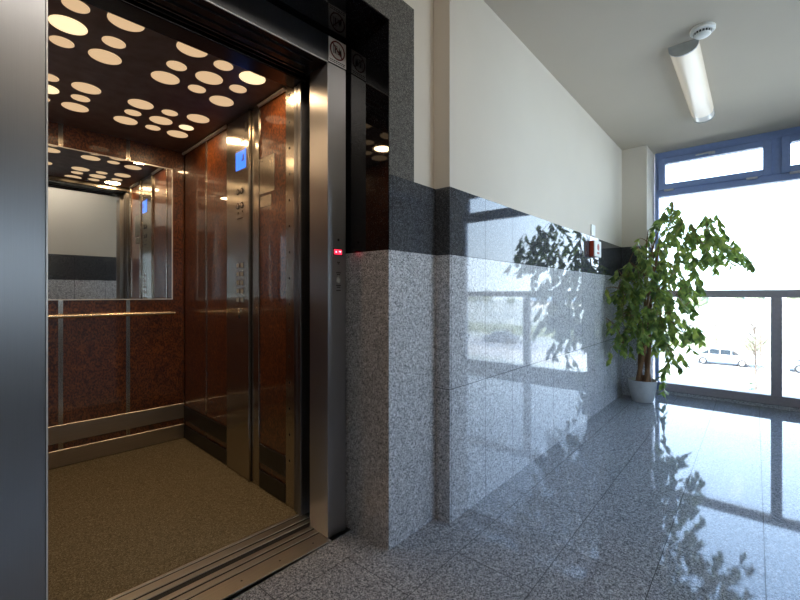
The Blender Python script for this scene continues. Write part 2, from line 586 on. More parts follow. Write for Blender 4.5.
# ---- the big window
YA = .84           # left edge in the picture
YM = -.155         # middle
YZ = -1.15         # right edge
w1 = struct('window_1', 'window_blue', boxes(
    (WX, WX + .09, YA - .035, YA, .03, CEIL), (WX, WX + .09, YZ, YZ + .035, .03, CEIL),
    (WX, WX + .09, YZ + .035, YA - .035, 2.565, CEIL),
    (WX, WX + .09, YZ + .035, YA - .035, 2.155, 2.225),
    (WX, WX + .09, YM - .035, YM + .035, 2.225, 2.565), bev=.003))
struct('kerb', 'portal_granite', boxes((WX - .035, 5.42, YZ - .15, .855, 0, .03)), w1)
for (a, b) in ((YM + .035, YA - .035), (YZ + .035, YM - .035)):
    s_ = struct('sash', 'window_blue', boxes((WX - .018, WX + .06, a - .001, a + .062, 2.224, 2.566), (WX - .018, WX + .06, b - .062, b + .001, 2.224, 2.566),
                                             (WX - .018, WX + .06, a + .062, b - .062, 2.224, 2.285), (WX - .018, WX + .06, a + .062, b - .062, 2.505, 2.566), bev=.003), w1)
    struct('glass', 'window_glass', boxes((WX + .02, WX + .026, a + .062, b - .062, 2.285, 2.505)), s_)
    m_ = a + (b - a) * .5
    def hnd(bm, m_=m_):
        box(bm, WX - .030, WX - .018, m_ - .035, m_ + .02, 2.520, 2.548, bev=.003)
        tube(bm, [(WX - .03, m_, 2.534), (WX - .058, m_, 2.534), (WX - .060, m_ + .03, 2.533), (WX - .060, m_ + .125, 2.528)], [.010, .010, .010, .008], 8)
    struct('handle', 'handle_silver', hnd, s_, 40)
    for q in (a + .10, b - .14):
        struct('hinge', 'handle_silver', boxes((WX - .030, WX - .001, q, q + .085, 2.205, 2.224), bev=.003), s_)
mg = struct('rail_frame', 'window_grey', boxes(
    (WX - .01, WX + .08, YZ + .037, YA - .037, 1.05, 1.125), (WX - .01, WX + .08, YM - .04, YM + .04, .115, 1.05),
    (WX - .01, WX + .08, YZ + .037, YA - .037, .032, .115), bev=.003), w1)
struct('glass', 'window_glass', boxes((WX + .045, WX + .051, YZ + .037, YA - .037, 1.125, 2.155)), w1)
for (a, b) in ((YM + .04, YA - .037), (YZ + .037, YM - .04)):
    struct('glass', 'window_glass', boxes((WX + .045, WX + .051, a, b, .115, 1.05)), mg)
struct('wall_east', 'wall_plaster', boxes((WX - .02, 5.42, SOUTH, YZ, 0, CEIL), (WX + .1, 5.42, YZ, .855, -.25, 0)))
portal('window_portal', (WX - .05, (YA + YZ) / 2, 1.33), (R(90), 0, R(90)), YA - YZ, 2.58)

# ================================================================== the lift
LF = 1.475         # front of the steel frame
LX0, LX1 = .155, 1.102
T = Thing('elevator_doorway', 'brushed steel elevator doorway frame set into the dark stone opening', 'elevator doorway', (.63, LF, 0), True)
T.part('jamb', 'brushed_steel', boxes((LX1, 1.204, LF, 1.615, 0.002, 2.108), bev=.002))
T.part('jamb', 'brushed_steel', boxes((-.035, LX0, LF, 1.615, 0.002, 2.108), bev=.002))
T.part('jamb_edge', 'mirror_edge', boxes((LX0, LX0 + .0035, LF - .002, LF + .02, 0.002, 2.105)))
T.part('header', 'shaded_steel', boxes((-.035, 1.204, LF, 1.615, 2.1105, 2.225), bev=.0015))
T.part('soffit', 'header_black', boxes((LX0, LX1, LF + .005, 1.615, 2.1085, 2.1105)))
T.part('header_edge', 'mirror_edge', boxes((LX0, LX1, LF - .001, LF + .004, 2.1055, 2.1095)))
for y0, y1 in ((1.520, 1.523), (1.575, 1.579)):
    T.part('track_line', 'dark_steel', boxes((LX0 + .02, LX1 - .05, y0, y1, 2.103, 2.1085)))
T.part('sill', 'sill_aluminium', boxes((LX0 - .0, LX1, 1.450, 1.534, .001, .006), (LX0, LX1, 1.545, 1.575, .001, .006), (LX0, LX1, 1.588, 1.612, .001, .006), bev=.001))
T.part('sill_groove', 'black_gap', boxes((LX0, LX1, 1.534, 1.612, .0005, .0015)))
for k in range(6):
    T.part('rivet', 'dark_steel', lambda bm, k=k: lathe(bm, (LX0 + .08 + k * .16, 1.49, .006), [(.004, 0), (.003, .001)], 8))
cp = T.part('call_panel', 'brushed_steel', boxes((1.119, 1.199, LF - .0025, LF, 1.025, 1.35), bev=.001))
T.part('floor_display', 'dark_plastic', boxes((1.129, 1.181, LF - .004, LF - .0025, 1.256, 1.286)), cp)
def led(bm):
    for cx in (1.144, 1.166):
        box(bm, cx - .010, cx + .010, LF - .005, LF - .004, 1.260, 1.282)
dd = T.part('lit_digit', 'red_led', led, cp, label='glowing red floor indicator')
def led2(bm):
    prism(bm, [(1.139, 1.268), (1.149, 1.268), (1.144, 1.276)], 'Y', LF - .006, LF - .005)
    prism(bm, [(1.159, 1.276), (1.172, 1.276), (1.172, 1.273), (1.166, 1.268), (1.163, 1.268), (1.167, 1.273), (1.159, 1.273)], 'Y', LF - .006, LF - .005)
T.part('lit_arrow', 'red_led_core', led2, cp)
T.part('keyhole', 'black_gap', lambda bm: lathe(bm, (1.159, LF - .0025, 1.326), [(.006, 0), (.005, -.001)], 12, 'Y'), cp)
for z0, w_ in ((1.225, .008), (1.218, .005), (1.178, .012), (1.170, .009), (1.121, .013), (1.113, .010), (1.098, .012)):
    T.part('engraved_mark', 'engraved', boxes((1.159 - w_, 1.159 + w_, LF - .003, LF - .0025, z0 - .002, z0 + .002)), cp)
T.part('call_button', 'grey_plastic', lambda bm: lathe(bm, (1.159, LF - .0025, 1.145), [(.012, 0), (.012, -.002), (.009, -.003)], 20, 'Y'), cp)

# landing door leaves, slid away to the right behind the frame
T = Thing('landing_door', 'dark edge of the slid-open landing door behind the right steel jamb', 'elevator door', (1.25, 1.66, 0), True)
T.part('door_panel', 'dark_steel', boxes((1.135, 1.207, 1.625, 1.648, .01, 2.12), bev=.001))
T.part('door_panel', 'dark_steel', boxes((1.155, 1.207, 1.655, 1.678, .01, 2.12), bev=.001))
T = Thing('door_hanger', 'black door track beam above the elevator opening', 'door track', (.63, 1.65, 2.1), True)
T.part('beam', 'header_black', boxes((-.035, 1.204, 1.62, 1.690, 2.125, 2.20)))
T.part('rail', 'dark_steel', boxes((LX0, LX1, 1.632, 1.640, 2.112, 2.125), (LX0, LX1, 1.664, 1.668, 2.112, 2.125)))

# ---- car
CX0, CX1 = .055, 1.145
CY0, CY1 = 1.745, 3.315
CZ = 2.149
car = Thing('elevator_car', 'lit elevator cabin with dark red burl wood walls, mirror and spotted light ceiling', 'elevator car', (.6, 2.5, 0), True)
car.part('floor_panel', 'cab_floor', boxes((CX0, CX1, CY0, CY1, -.06, 0)), label='speckled tan cabin floor')
car.part('sill', 'sill_aluminium', boxes((LX0, CX1, 1.644, 1.668, .001, .006), (LX0, CX1, 1.682, 1.722, .001, .006), (LX0, CX1, 1.732, 1.745, .001, .006), bev=.001))
car.part('sill_groove', 'black_gap', boxes((LX0, CX1, 1.62, 1.745, -.03, .0008)))
cl = car.part('ceiling_panel', 'cab_ceiling', boxes((CX0, CX1, 1.80, CY1, CZ, CZ + .05)))
cols = ((.137, 'B'), (.285, 's'), (.437, 'B'), (.683, 'B'), (.832, 's'), (.978, 'B'))
rows = ((1.915, 'B'), (2.077, 's'), (2.233, 'B'), (2.643, 'B'), (2.800, 's'), (2.957, 'B'))
for cx, ct in cols:
    for cy, rt_ in rows:
        big = (ct == rt_)
        r0 = .0615 if big else .042
        hot = (cx, cy) in ((.285, 2.077), (.978, 1.915), (.978, 2.800), (.285, 2.800))
        if big and cy < 2:
            cy = 1.884 if cx < .9 else 1.922
        if cx > .9:
            cy = {2.233: 2.275, 2.643: 2.605}.get(cy, cy)
        def disc(bm, cx=cx, cy=cy, r0=r0):
            lathe(bm, (cx, cy, CZ), [(r0, 0.0), (r0, -.0015), (r0 * .96, -.003)], 40)
            bmesh.ops.bisect_plane(bm, geom=bm.verts[:] + bm.edges[:] + bm.faces[:], plane_co=(0, 1.872, 0), plane_no=(0, -1, 0), clear_outer=True)
        if hot:
            # extra light added just below this disc to brighten the cabin
            l = bpy.data.lights.new('disc_fill_light', 'AREA')
            l.shape = 'DISK'
            l.size = r0 * 1.92
            l.energy = 2.0
            l.color = (1.0, .66, .36)
            lo = bpy.data.objects.new('disc_fill_light', l)
            COL.objects.link(lo)
            lo.parent = car.o
            lo.location = Vector((cx, cy, CZ - .0045)) - car.base
        car.part('light_disc', 'light_disc_bright' if hot else 'light_disc', disc, cl)
hd = car.part('header', 'cab_steel', boxes((CX0, CX1, 1.70, 1.80, 2.112, CZ + .05), bev=.002))
car.part('underside', 'header_black', boxes((CX0, CX1, 1.70, 1.799, 2.108, 2.112)), hd)
# back wall: three panels with steel strips
W = .012
bx = [CX0, .417, .779, CX1]
for i in range(3):
    car.part('wall_panel', 'walnut_burl', boxes((bx[i] + .006, bx[i + 1] - .006, CY1, CY1 + W, .0, CZ)))
for x_ in (.417, .779):
    car.part('trim_strip', 'cab_steel', boxes((x_ - .012, x_ - .002, CY1 - .003, CY1 + W, .0, CZ), (x_ + .002, x_ + .012, CY1 - .003, CY1 + W, .0, CZ), (x_ - .002, x_ + .002, CY1 + .001, CY1 + W, .0, CZ)))
mr = car.part('mirror', 'mirror_glass', boxes((.14, 1.06, CY1 - .009, CY1 - .0005, 1.05, 2.0)))
e_ = .0065
car.part('mirror_frame', 'mirror_edge', boxes((.14 - e_, .14, CY1 - .012, CY1 - .0005, 1.05 - e_, 2.0 + e_), (1.06 - e_, 1.06, CY1 - .012, CY1 - .0005, 1.05 - e_, 2.0 + e_),
                                              (.14, 1.06 - e_, CY1 - .012, CY1 - .0005, 1.05 - e_, 1.05), (.14, 1.06 - e_, CY1 - .012, CY1 - .0005, 2.0, 2.0 + e_)), mr)
hr = car.part('handrail', 'brass_rail', lambda bm: tube(bm, [(.13, CY1 - .055, .945), (1.06, CY1 - .055, .945)], .0125, 16), smooth=40)
for x_ in (.24, .95):
    car.part('bracket', 'cab_steel', lambda bm, x_=x_: tube(bm, [(x_, CY1 - .05, .945), (x_, CY1 - .03, .93), (x_, CY1, .93)], .007, 10), hr, 40)
for z0, z1 in ((0.004, .108), (.153, .264)):
    car.part('kick_strip', 'kick_steel', boxes((CX0 + .002, CX1 - .006, CY1 - .012, CY1, z0, z1), bev=.002))
# right side wall
car.part('wall_panel', 'walnut_burl', boxes((CX1, CX1 + W, 2.915, CY1, 0, CZ)))
car.part('wall_panel', 'walnut_burl', boxes((CX1, CX1 + W, 2.56, 2.897, 0, CZ)))
car.part('wall_panel', 'walnut_burl', boxes((CX1, CX1 + W, 1.88, 2.16, 0, CZ)))
car.part('trim_strip', 'cab_steel', boxes((CX1 - .003, CX1 + W, 2.897, 2.915, 0, CZ)))
for a, b in ((2.56, CY1), (1.88, 2.16)):
    car.part('cove_trim', 'sill_aluminium', boxes((CX1 - .022, CX1, a, b, CZ - .022, CZ), bev=.008))
for (a, b) in ((1.884, 2.155), (2.562, CY1 - .014)):
    for z0, z1 in ((0.004, .100), (.140, .245)):
        car.part('kick_strip', 'dark_steel', boxes((CX1 - .010, CX1, a, b, z0, z1), bev=.002))
# control column
cc = car.part('control_panel', 'cab_steel', boxes((1.130, CX1 + W, 2.262, 2.556, 0.001, CZ - .001), bev=.003))
car.part('edge_strip', 'cab_steel', boxes((1.122, CX1 + W, 2.250, 2.262, 0.001, CZ - .001), bev=.002), cc)
car.part('shadow_gap', 'black_gap', boxes((1.142, CX1 + W, 2.238, 2.250, 0.001, CZ - .001)), cc)
car.part('side_strip', 'cab_steel', boxes((1.138, CX1 + W, 2.162, 2.238, 0.001, CZ - .001), bev=.002))
FX = 1.130
sc_ = car.part('screen', 'blue_screen', boxes((FX - .003, FX, 2.302, 2.424, 1.824, 1.940)), cc, label='glowing blue floor display')
def glyph(bm):
    box(bm, FX - .0036, FX - .003, 2.318, 2.335, 1.868, 1.905)
    box(bm, FX - .0036, FX - .003, 2.335, 2.350, 1.868, 1.876)
    box(bm, FX - .0036, FX - .003, 2.302, 2.424, 1.930, 1.940)
car.part('screen_mark', 'screen_ink', glyph, sc_)
for y_, z_ in ((2.398, 1.694), (2.348, 1.694), (2.398, 1.609), (2.345, 1.609)):
    bt = car.part('button', 'dark_plastic', lambda bm, y_=y_, z_=z_: lathe(bm, (FX, y_, z_), [(.019, 0), (.019, -.003), (.016, -.004)], 24, 'X'), cc)
    car.part('button_face', 'cab_steel', lambda bm, y_=y_, z_=z_: lathe(bm, (FX - .004, y_, z_), [(.012, 0), (.011, -.001)], 20, 'X'), bt)
for i in range(5):
    for y_ in (2.398, 2.343):
        z_ = 1.253 - i * .051
        bt = car.part('button', 'chrome', lambda bm, y_=y_, z_=z_: box(bm, FX - .003, FX, y_ - .017, y_ + .017, z_ - .017, z_ + .017, bev=.002), cc)
        car.part('button_face', 'grey_plastic', lambda bm, y_=y_, z_=z_: box(bm, FX - .0045, FX - .003, y_ - .012, y_ + .012, z_ - .012, z_ + .012), bt)
car.part('key_switch', 'chrome', lambda bm: lathe(bm, (FX, 2.374, .985), [(.014, 0), (.014, -.006), (.008, -.010)], 20, 'X'), cc)
car.part('keyhole', 'black_gap', lambda bm: lathe(bm, (FX, 2.385, .948), [(.012, 0), (.011, -.001)], 16, 'X'), cc)
for z_, r_ in ((2.072, .012), (2.045, .015)):
    car.part('engraved_mark', 'engraved', lambda bm, z_=z_, r_=r_: lathe(bm, (FX, 2.298, z_), [(r_, 0), (r_, -.0006)], 14, 'X'), cc)
marks = [(2.33 + k * .02, 2.342 + k * .02, 1.985 - k * .006, 2.01 - k * .006) for k in range(3)]
marks += [(2.34 + k * .016, 2.351 + k * .016, 1.530, 1.537) for k in range(5)]
marks += [(2.392, 2.404, 1.560, 1.575), (2.340, 2.350, 1.566, 1.578)]
for q in marks:
    car.part('engraved_mark', 'engraved', boxes((FX - .0006, FX) + q), cc)
npl = car.part('notice_plate', 'cab_steel', boxes((CX1 - .004, CX1, 1.999, 2.158, 1.640, 1.838)))
car.part('screw', 'engraved', lambda bm: lathe(bm, (CX1 - .004, 2.13, 1.822), [(.005, 0), (.004, -.001)], 10, 'X'), npl)
npl = car.part('notice_plate', 'cab_steel', boxes((CX1 - .004, CX1, 2.030, 2.150, 1.568, 1.625)))
car.part('screw', 'engraved', lambda bm: lathe(bm, (CX1 - .004, 2.135, 1.612), [(.004, 0), (.003, -.001)], 10, 'X'), npl)
# front return with screws, left side wall
fr = car.part('front_return', 'cab_steel', boxes((1.136, 1.19, 1.79, 1.878, 0.001, CZ - .001), bev=.002))
for k in range(15):
    z_ = 2.09 - k * .1325
    car.part('screw', 'engraved', lambda bm, z_=z_: lathe(bm, (1.136, 1.842, z_), [(.0075, 0), (.006, -.001)], 10, 'X'), fr)
car.part('door_panel', 'shaded_steel', boxes((1.120, 1.52, 1.748, 1.778, .01, 2.105), bev=.003))
car.part('door_panel', 'shaded_steel', boxes((1.114, 1.50, 1.706, 1.738, .01, 2.105), bev=.003))
car.part('wall_panel', 'walnut_burl', boxes((CX0 - W, CX0, 2.62, CY1, 0, CZ)))
car.part('wall_panel', 'walnut_burl', boxes((CX0 - W, CX0, 1.88, 2.60, 0, CZ)))
car.part('trim_strip', 'cab_steel', boxes((CX0 - W, CX0 + .003, 2.60, 2.62, 0, CZ)))
car.part('front_return', 'cab_steel', boxes((CX0 - W, .12, 1.79, 1.878, 0.001, CZ - .001), bev=.002))

# ---- prohibition sign on the frame's corner
sg = Thing('warning_sign', 'small white sign with red crossed-out circle stuck at the top right of the steel frame', 'sign', (1.154, LF, 2.112), True)
sp_ = LF - .0006
sg.part('plate', 'sign_white', boxes((1.105, 1.203, sp_ - .0012, sp_, 2.112, 2.2235)))
def ring(bm, cx=1.154, cz=2.176, ro=.042, ri=.036):
    n = 40
    y0, y1 = sp_ - .0020, sp_ - .0012
    A = []
    for k in range(n):
        a = 2 * math.pi * k / n
        A.append([bm.verts.new((cx + r_ * math.cos(a), y_, cz + r_ * math.sin(a))) for r_, y_ in ((ro, y0), (ri, y0), (ri, y1), (ro, y1))])
    for k in range(n):
        p, q = A[k], A[(k + 1) % n]
        for j in range(4):
            bm.faces.new((p[j], q[j], q[(j + 1) % 4], p[(j + 1) % 4]))
    d = Vector((.7071, 0, -.7071)); e = Vector((.7071, 0, .7071)) * .003
    c0 = Vector((cx, 0, cz))
    vs_ = []
    for y_ in (y0, y1):
        for s1, s2 in ((-1, -1), (1, -1), (1, 1), (-1, 1)):
            p = c0 + d * (.037 * s1) + e * s2
            vs_.append(bm.verts.new((p.x, y_, p.z)))
    for q in ((0, 1, 2, 3), (7, 6, 5, 4), (0, 1, 5, 4), (1, 2, 6, 5), (2, 3, 7, 6), (3, 0, 4, 7)):
        bm.faces.new([vs_[i] for i in q])
sg.part('prohibition_ring', 'sign_red', ring)
def picto(bm):
    y0, y1 = sp_ - .0017, sp_ - .0012
    def bar(x0, x1, z0, z1):
        box(bm, x0, x1, y0, y1, z0, z1)
    bar(1.130, 1.1325, 2.158, 2.196); bar(1.150, 1.1525, 2.158, 2.196); bar(1.1325, 1.150, 2.1935, 2.196)
    bar(1.138, 1.145, 2.160, 2.182)
    lathe(bm, (1.1415, y1, 2.187), [(.004, 0), (.004, -.0005)], 12, 'Y')
    prism(bm, [(1.157, 2.160), (1.164, 2.196), (1.168, 2.178), (1.174, 2.190), (1.178, 2.160)], 'Y', y0, y1)
sg.part('pictogram', 'sign_black', picto)
def lines(bm):
    y0, y1 = sp_ - .0017, sp_ - .0012
    random.seed(3)
    for z_, x_end in ((2.1265, 1.196), (2.1185, 1.198)):
        x_ = 1.110
        while x_ < x_end - .004:
            w_ = random.uniform(.006, .013)
            box(bm, x_, min(x_ + w_, x_end), y0, y1, z_ - .0018, z_ + .0022)
            x_ += w_ + .0025
sg.part('small_print', 'sign_black', lines)

# ================================================================== things in the corridor
LW = .077
def lamp(label, x0, LY, dif):
    dx = x0 - 3.0
    lp = Thing('ceiling_lamp', label, 'ceiling lamp', (x0 + .7, LY, CEIL), group=None)
    def arc(r_w, depth, n=10):
        return [(LY + r_w * math.cos(math.pi * k / n), CEIL - .012 - depth * math.sin(math.pi * k / n) ** .75) for k in range(n + 1)]
    def shell(k, d, z0):
        return [(LY + LW * k, CEIL - z0)] + arc(LW * k, d) + [(LY - LW * k, CEIL - z0)]
    lp.part('housing', 'grey_plastic', boxes((3.09 + dx, 4.39 + dx, LY - .07, LY + .07, CEIL - .014, CEIL - .0005)))
    lp.part('diffuser', dif, lambda bm: prism(bm, shell(1, .062, .006), 'X', 3.082 + dx, 4.27 + dx), smooth=40)
    lp.part('end_window', 'lamp_cover_clear', lambda bm: prism(bm, shell(.98, .060, .006), 'X', 4.27 + dx, 4.395 + dx), smooth=40)
    for a, b in ((3.07, 3.082), (4.395, 4.403)):
        lp.part('end_cap', 'grey_plastic', lambda bm, a=a, b=b: prism(bm, shell(1.03, .066, .003), 'X', a + dx, b + dx))
lamp('long fluorescent ceiling lamp with cream diffuser near the window', 3.0, .336, 'lamp_diffuser')
lamp('added unseen fluorescent lamp brightening the landing in front of the elevator', -.15, .26, 'fill_lamp_diffuser')  # out-of-view lamp added to light the landing

sd = Thing('smoke_detector', 'round white smoke detector on the ceiling beside the near end of the long lamp', 'smoke detector', (2.975, .232, CEIL))
sc0 = (2.975, .232, CEIL)
sd.part('base', 'white_plastic', lambda bm: lathe(bm, sc0, [(.058, -.0005), (.062, -.006), (.062, -.022), (.056, -.028)], 36), smooth=40)
sd.part('vent_ring', 'dark_plastic', lambda bm: lathe(bm, sc0, [(.044, -.028), (.044, -.040)], 28), smooth=40)
def fins(bm):
    for k in range(18):
        a = 2 * math.pi * k / 18
        c, s_ = math.cos(a), math.sin(a)
        p = Vector(sc0) + Vector((c * .047, s_ * .047, 0))
        tube(bm, [p + Vector((0, 0, -.027)), p + Vector((-c * .006, -s_ * .006, -.041))], .0028, 5)
sd.part('fins', 'white_plastic', fins)
sd.part('cap', 'white_plastic', lambda bm: lathe(bm, sc0, [(.042, -.0395), (.041, -.044), (.034, -.050), (.010, -.052)], 32), smooth=40)

# fire alarm siren on the tiled wall
fa = Thing('fire_alarm', 'red fire alarm box with white front on the stone band of the tiled wall', 'fire alarm', (3.87, YW, 1.41))
fa.part('body', 'siren_red', boxes((3.780, 3.960, YW - .036, YW, 1.412, 1.548), bev=.004))
fa.part('front_plate', 'white_plastic', boxes((3.775, 3.965, YW - .048, YW - .036, 1.408, 1.552), bev=.005))
fa.part('emblem', 'siren_red', lambda bm: (lathe(bm, (3.87, YW - .048, 1.495), [(.030, 0), (.030, -.0012)], 24, 'Y'), box(bm, 3.84, 3.90, YW - .0492, YW - .048, 1.435, 1.452)))
single('cable_duct', 'white_plastic', boxes((3.81, 3.915, YW - .012, YW, 1.595, 1.695), bev=.002), 'short white cable duct cover on the wall directly above the red fire alarm', 'cable duct', (3.86, YW, 1.595))

# ---- ficus
PC = (4.755, .862)
random.seed(11)
fp = Thing('potted_ficus', 'tall weeping fig tree in a white ceramic pot in front of the window corner', 'potted plant', (PC[0], PC[1], 0))
def pot(bm):
    prof_o = [(.084, .001), (.092, .006), (.108, .07), (.121, .14), (.128, .205), (.130, .215), (.126, .220)]
    prof_i = [(.119, .214), (.112, .150), (.09, .145)]
    lathe(bm, (PC[0], PC[1], 0), prof_o + prof_i, 48)
fp.part('pot', 'pot_ceramic', pot, smooth=50)
fp.part('soil', 'potting_soil', lambda bm: lathe(bm, (PC[0], PC[1], 0), [(.112, .170), (.114, .188), (.06, .194), (.01, .196)], 28), smooth=60)
top_pts = []
stems = []
for k in range(4):
    a0 = k * math.pi / 2 + .5
    pts, rr = [], []
    for i in range(15):
        t_ = i / 14
        zz = .17 + t_ * 1.55
        sp = .040 * (1 - t_) ** 2 + .014 + .10 * max(0, t_ - .5)
        a = a0 + t_ * 5.0
        px = PC[0] + sp * math.cos(a) - .02 * t_
        py = PC[1] + sp * math.sin(a) - .10 * t_ ** 1.3 - .006
        pts.append(Vector((px, py, zz)))
        rr.append(.019 * (1 - t_) + .004)
    stems.append(pts)
    fp.part('stem', 'bark', lambda bm, pts=pts, rr=rr: tube(bm, pts, rr, 8), smooth=60)
def root_flare(bm):
    for k in range(7):
        a = k * .9
        d = Vector((math.cos(a), math.sin(a), 0))
        c = Vector((PC[0], PC[1], .19))
        tube(bm, [c + d * .015 + Vector((0, 0, .07)), c + d * .035 + Vector((0, 0, .03)), c + d * .075 + Vector((0, 0, -.004))], [.012, .010, .005], 6)
fp.part('root', 'bark', root_flare, smooth=60)

axis_nodes = [p for s_ in stems for p in s_[5:]]
POLY = [(606, 290), (620, 262), (645, 240), (658, 224), (670, 199), (690, 214), (702, 208), (717, 212), (720, 222), (737, 236), (747, 256),
        (722, 248), (712, 262), (702, 262), (698, 282), (690, 300), (697, 325), (684, 335), (680, 358), (668, 366), (655, 345), (640, 338),
        (628, 344), (612, 356), (608, 342), (624, 318), (606, 320), (611, 300)]
def inside(u, v):
    c = False
    n = len(POLY)
    for i in range(n):
        x1, y1 = POLY[i]; x2, y2 = POLY[(i + 1) % n]
        if (y1 > v) != (y2 > v) and u < (x2 - x1) * (v - y1) / (y2 - y1) + x1:
            c = not c
    return c
anchors = []
# long arching limbs named by where they end
for (u, v, x) in ((606, 318, 4.22), (606, 288, 4.22), (610, 348, 4.25), (672, 200, 4.72), (716, 214, 4.75), (746, 258, 4.70), (736, 244, 4.85), (720, 226, 4.70),
                  (712, 262, 4.62), (697, 326, 4.72), (679, 352, 4.66), (664, 372, 4.74), (698, 283, 4.85), (690, 302, 4.60), (640, 238, 4.70), (655, 222, 4.66), (700, 232, 4.9), (664, 384, 4.80)):
    anchors.append((on_x(u, v, x), True))
tries = 0
while len(anchors) < 270 and tries < 5000:
    tries += 1
    u, v = random.uniform(600, 750), random.uniform(195, 372)
    if not inside(u, v):
        continue
    dens = 1.0 if u < 672 else .55
    if random.random() > dens:
        continue
    x = random.uniform(4.25, 4.86) if u < 640 else random.uniform(3.95, 4.86 if u < 652 else 5.05)
    x = min(x, random.uniform(.93, .985) / (on_x(u, v, 1.0).y))
    if x > 4.82 and on_x(u, v, x).y > .78:
        x = 4.82
    if x < 4.15:
        continue
    p = on_x(u, v, x)
    if p.y > .985:
        continue
    anchors.append((p, False))
twigs = []
leaves = []
def leaf(bm, p, d, ln, wd, roll):
    d = d.normalized()
    side = d.cross(Vector((0, 0, 1)))
    if side.length < .05:
        side = Vector((1, 0, 0))
    side.normalize()
    side = Matrix.Rotation(roll, 3, d) @ side
    nrm = d.cross(side).normalized()
    prof = ((.0, .06), (.22, .72), (.48, 1.0), (.74, .62), (1.0, .03))
    rows_ = []
    for t_, w_ in prof:
        c = p + d * (ln * t_) - nrm * (ln * .16 * t_ * t_)
        h_ = wd * .5 * w_
        rows_.append((bm.verts.new(c - side * h_ + nrm * h_ * .28), bm.verts.new(c), bm.verts.new(c + side * h_ + nrm * h_ * .28)))
    for i in range(len(rows_) - 1):
        a, b = rows_[i], rows_[i + 1]
        bm.faces.new((a[0], a[1], b[1], b[0]))
        bm.faces.new((a[1], a[2], b[2], b[1]))
fol = bmesh.new()
twg = bmesh.new()
nodes = list(axis_nodes)
anchors.sort(key=lambda q: (q[0] - Vector((PC[0] - .02, PC[1] - .1, 1.1))).length)
XLIM = WX - .10
for p, limb in anchors:
    best = min(nodes, key=lambda q: (q - p).length + max(0, q.z - p.z + .10) * .3 + max(0, .05 - (q - p).length) * 5)
    L = (best - p).length
    mid = best.lerp(p, .55) + Vector((0, 0, .10 * min(L, .6)))
    pts = [best, best.lerp(mid, .6) + Vector((0, 0, .03 * L)), mid, p]
    r0 = .0055 if limb else .003
    tube(twg, pts, [r0, r0 * .8, r0 * .65, r0 * .45], 5, cap=False)
    nodes += [mid, p]
    d = p - mid
    d.z = 0
    d = d.normalized() if d.length > .01 else Vector((1, 0, 0))
    hang = random.uniform(.07, .15)
    tip = p + d * hang * .55 + Vector((0, 0, -hang))
    tip.x = min(tip.x, XLIM - .04)
    tip.y = min(tip.y, 1.03 if tip.x < 4.86 else .81)
    tube(twg, [p, p.lerp(tip, .5) + Vector((0, 0, hang * .12)), tip], [.0016, .0013, .0009], 4, cap=False)
    n = random.randint(7, 10)
    for i in range(n):
        t_ = (i + .3) / n
        q = p.lerp(tip, t_)
        if i < 3 and L > .16:
            q = mid.lerp(p, .25 + .28 * i)
        a = random.uniform(0, 6.28)
        dv = Vector((math.cos(a) * .75 + d.x * .4, math.sin(a) * .75 + d.y * .4, -random.uniform(.7, 2.4)))
        ln = random.uniform(.062, .098)
        e = q + dv.normalized() * ln
        if e.x > XLIM or e.y > 1.07 or (e.x > 4.90 and e.y > .82):
            continue
        leaf(fol, q, dv, ln, ln * random.uniform(.42, .54), random.uniform(-.7, .7))
def from_bm(src):
    def f(bm):
        me = bpy.data.meshes.new('tmp')
        src.to_mesh(me)
        bm.from_mesh(me)
        bpy.data.meshes.remove(me)
    return f
fp.part('branches', 'bark', from_bm(twg), smooth=60)
fo = fp.part('foliage', 'ficus_leaf', from_bm(fol), smooth=60)
fol.free(); twg.free()

# ================================================================== outside, one floor below and beyond
GZ = -5.0
struct('ground', 'dry_grass', boxes((8.0, 420, -260, 260, GZ - .4, GZ)))
struct('road', 'asphalt', boxes((42.5, 50.5, -260, 260, GZ, GZ + .02)))
struct('pavement', 'paving', boxes((36.0, 41.8, -260, 260, GZ, GZ + .06), (20.0, 31.0, -260, 260, GZ, GZ + .03)))
struct('kerb_strip', 'shed_wall', boxes((42.0, 42.3, -260, 260, GZ, GZ + .14)))

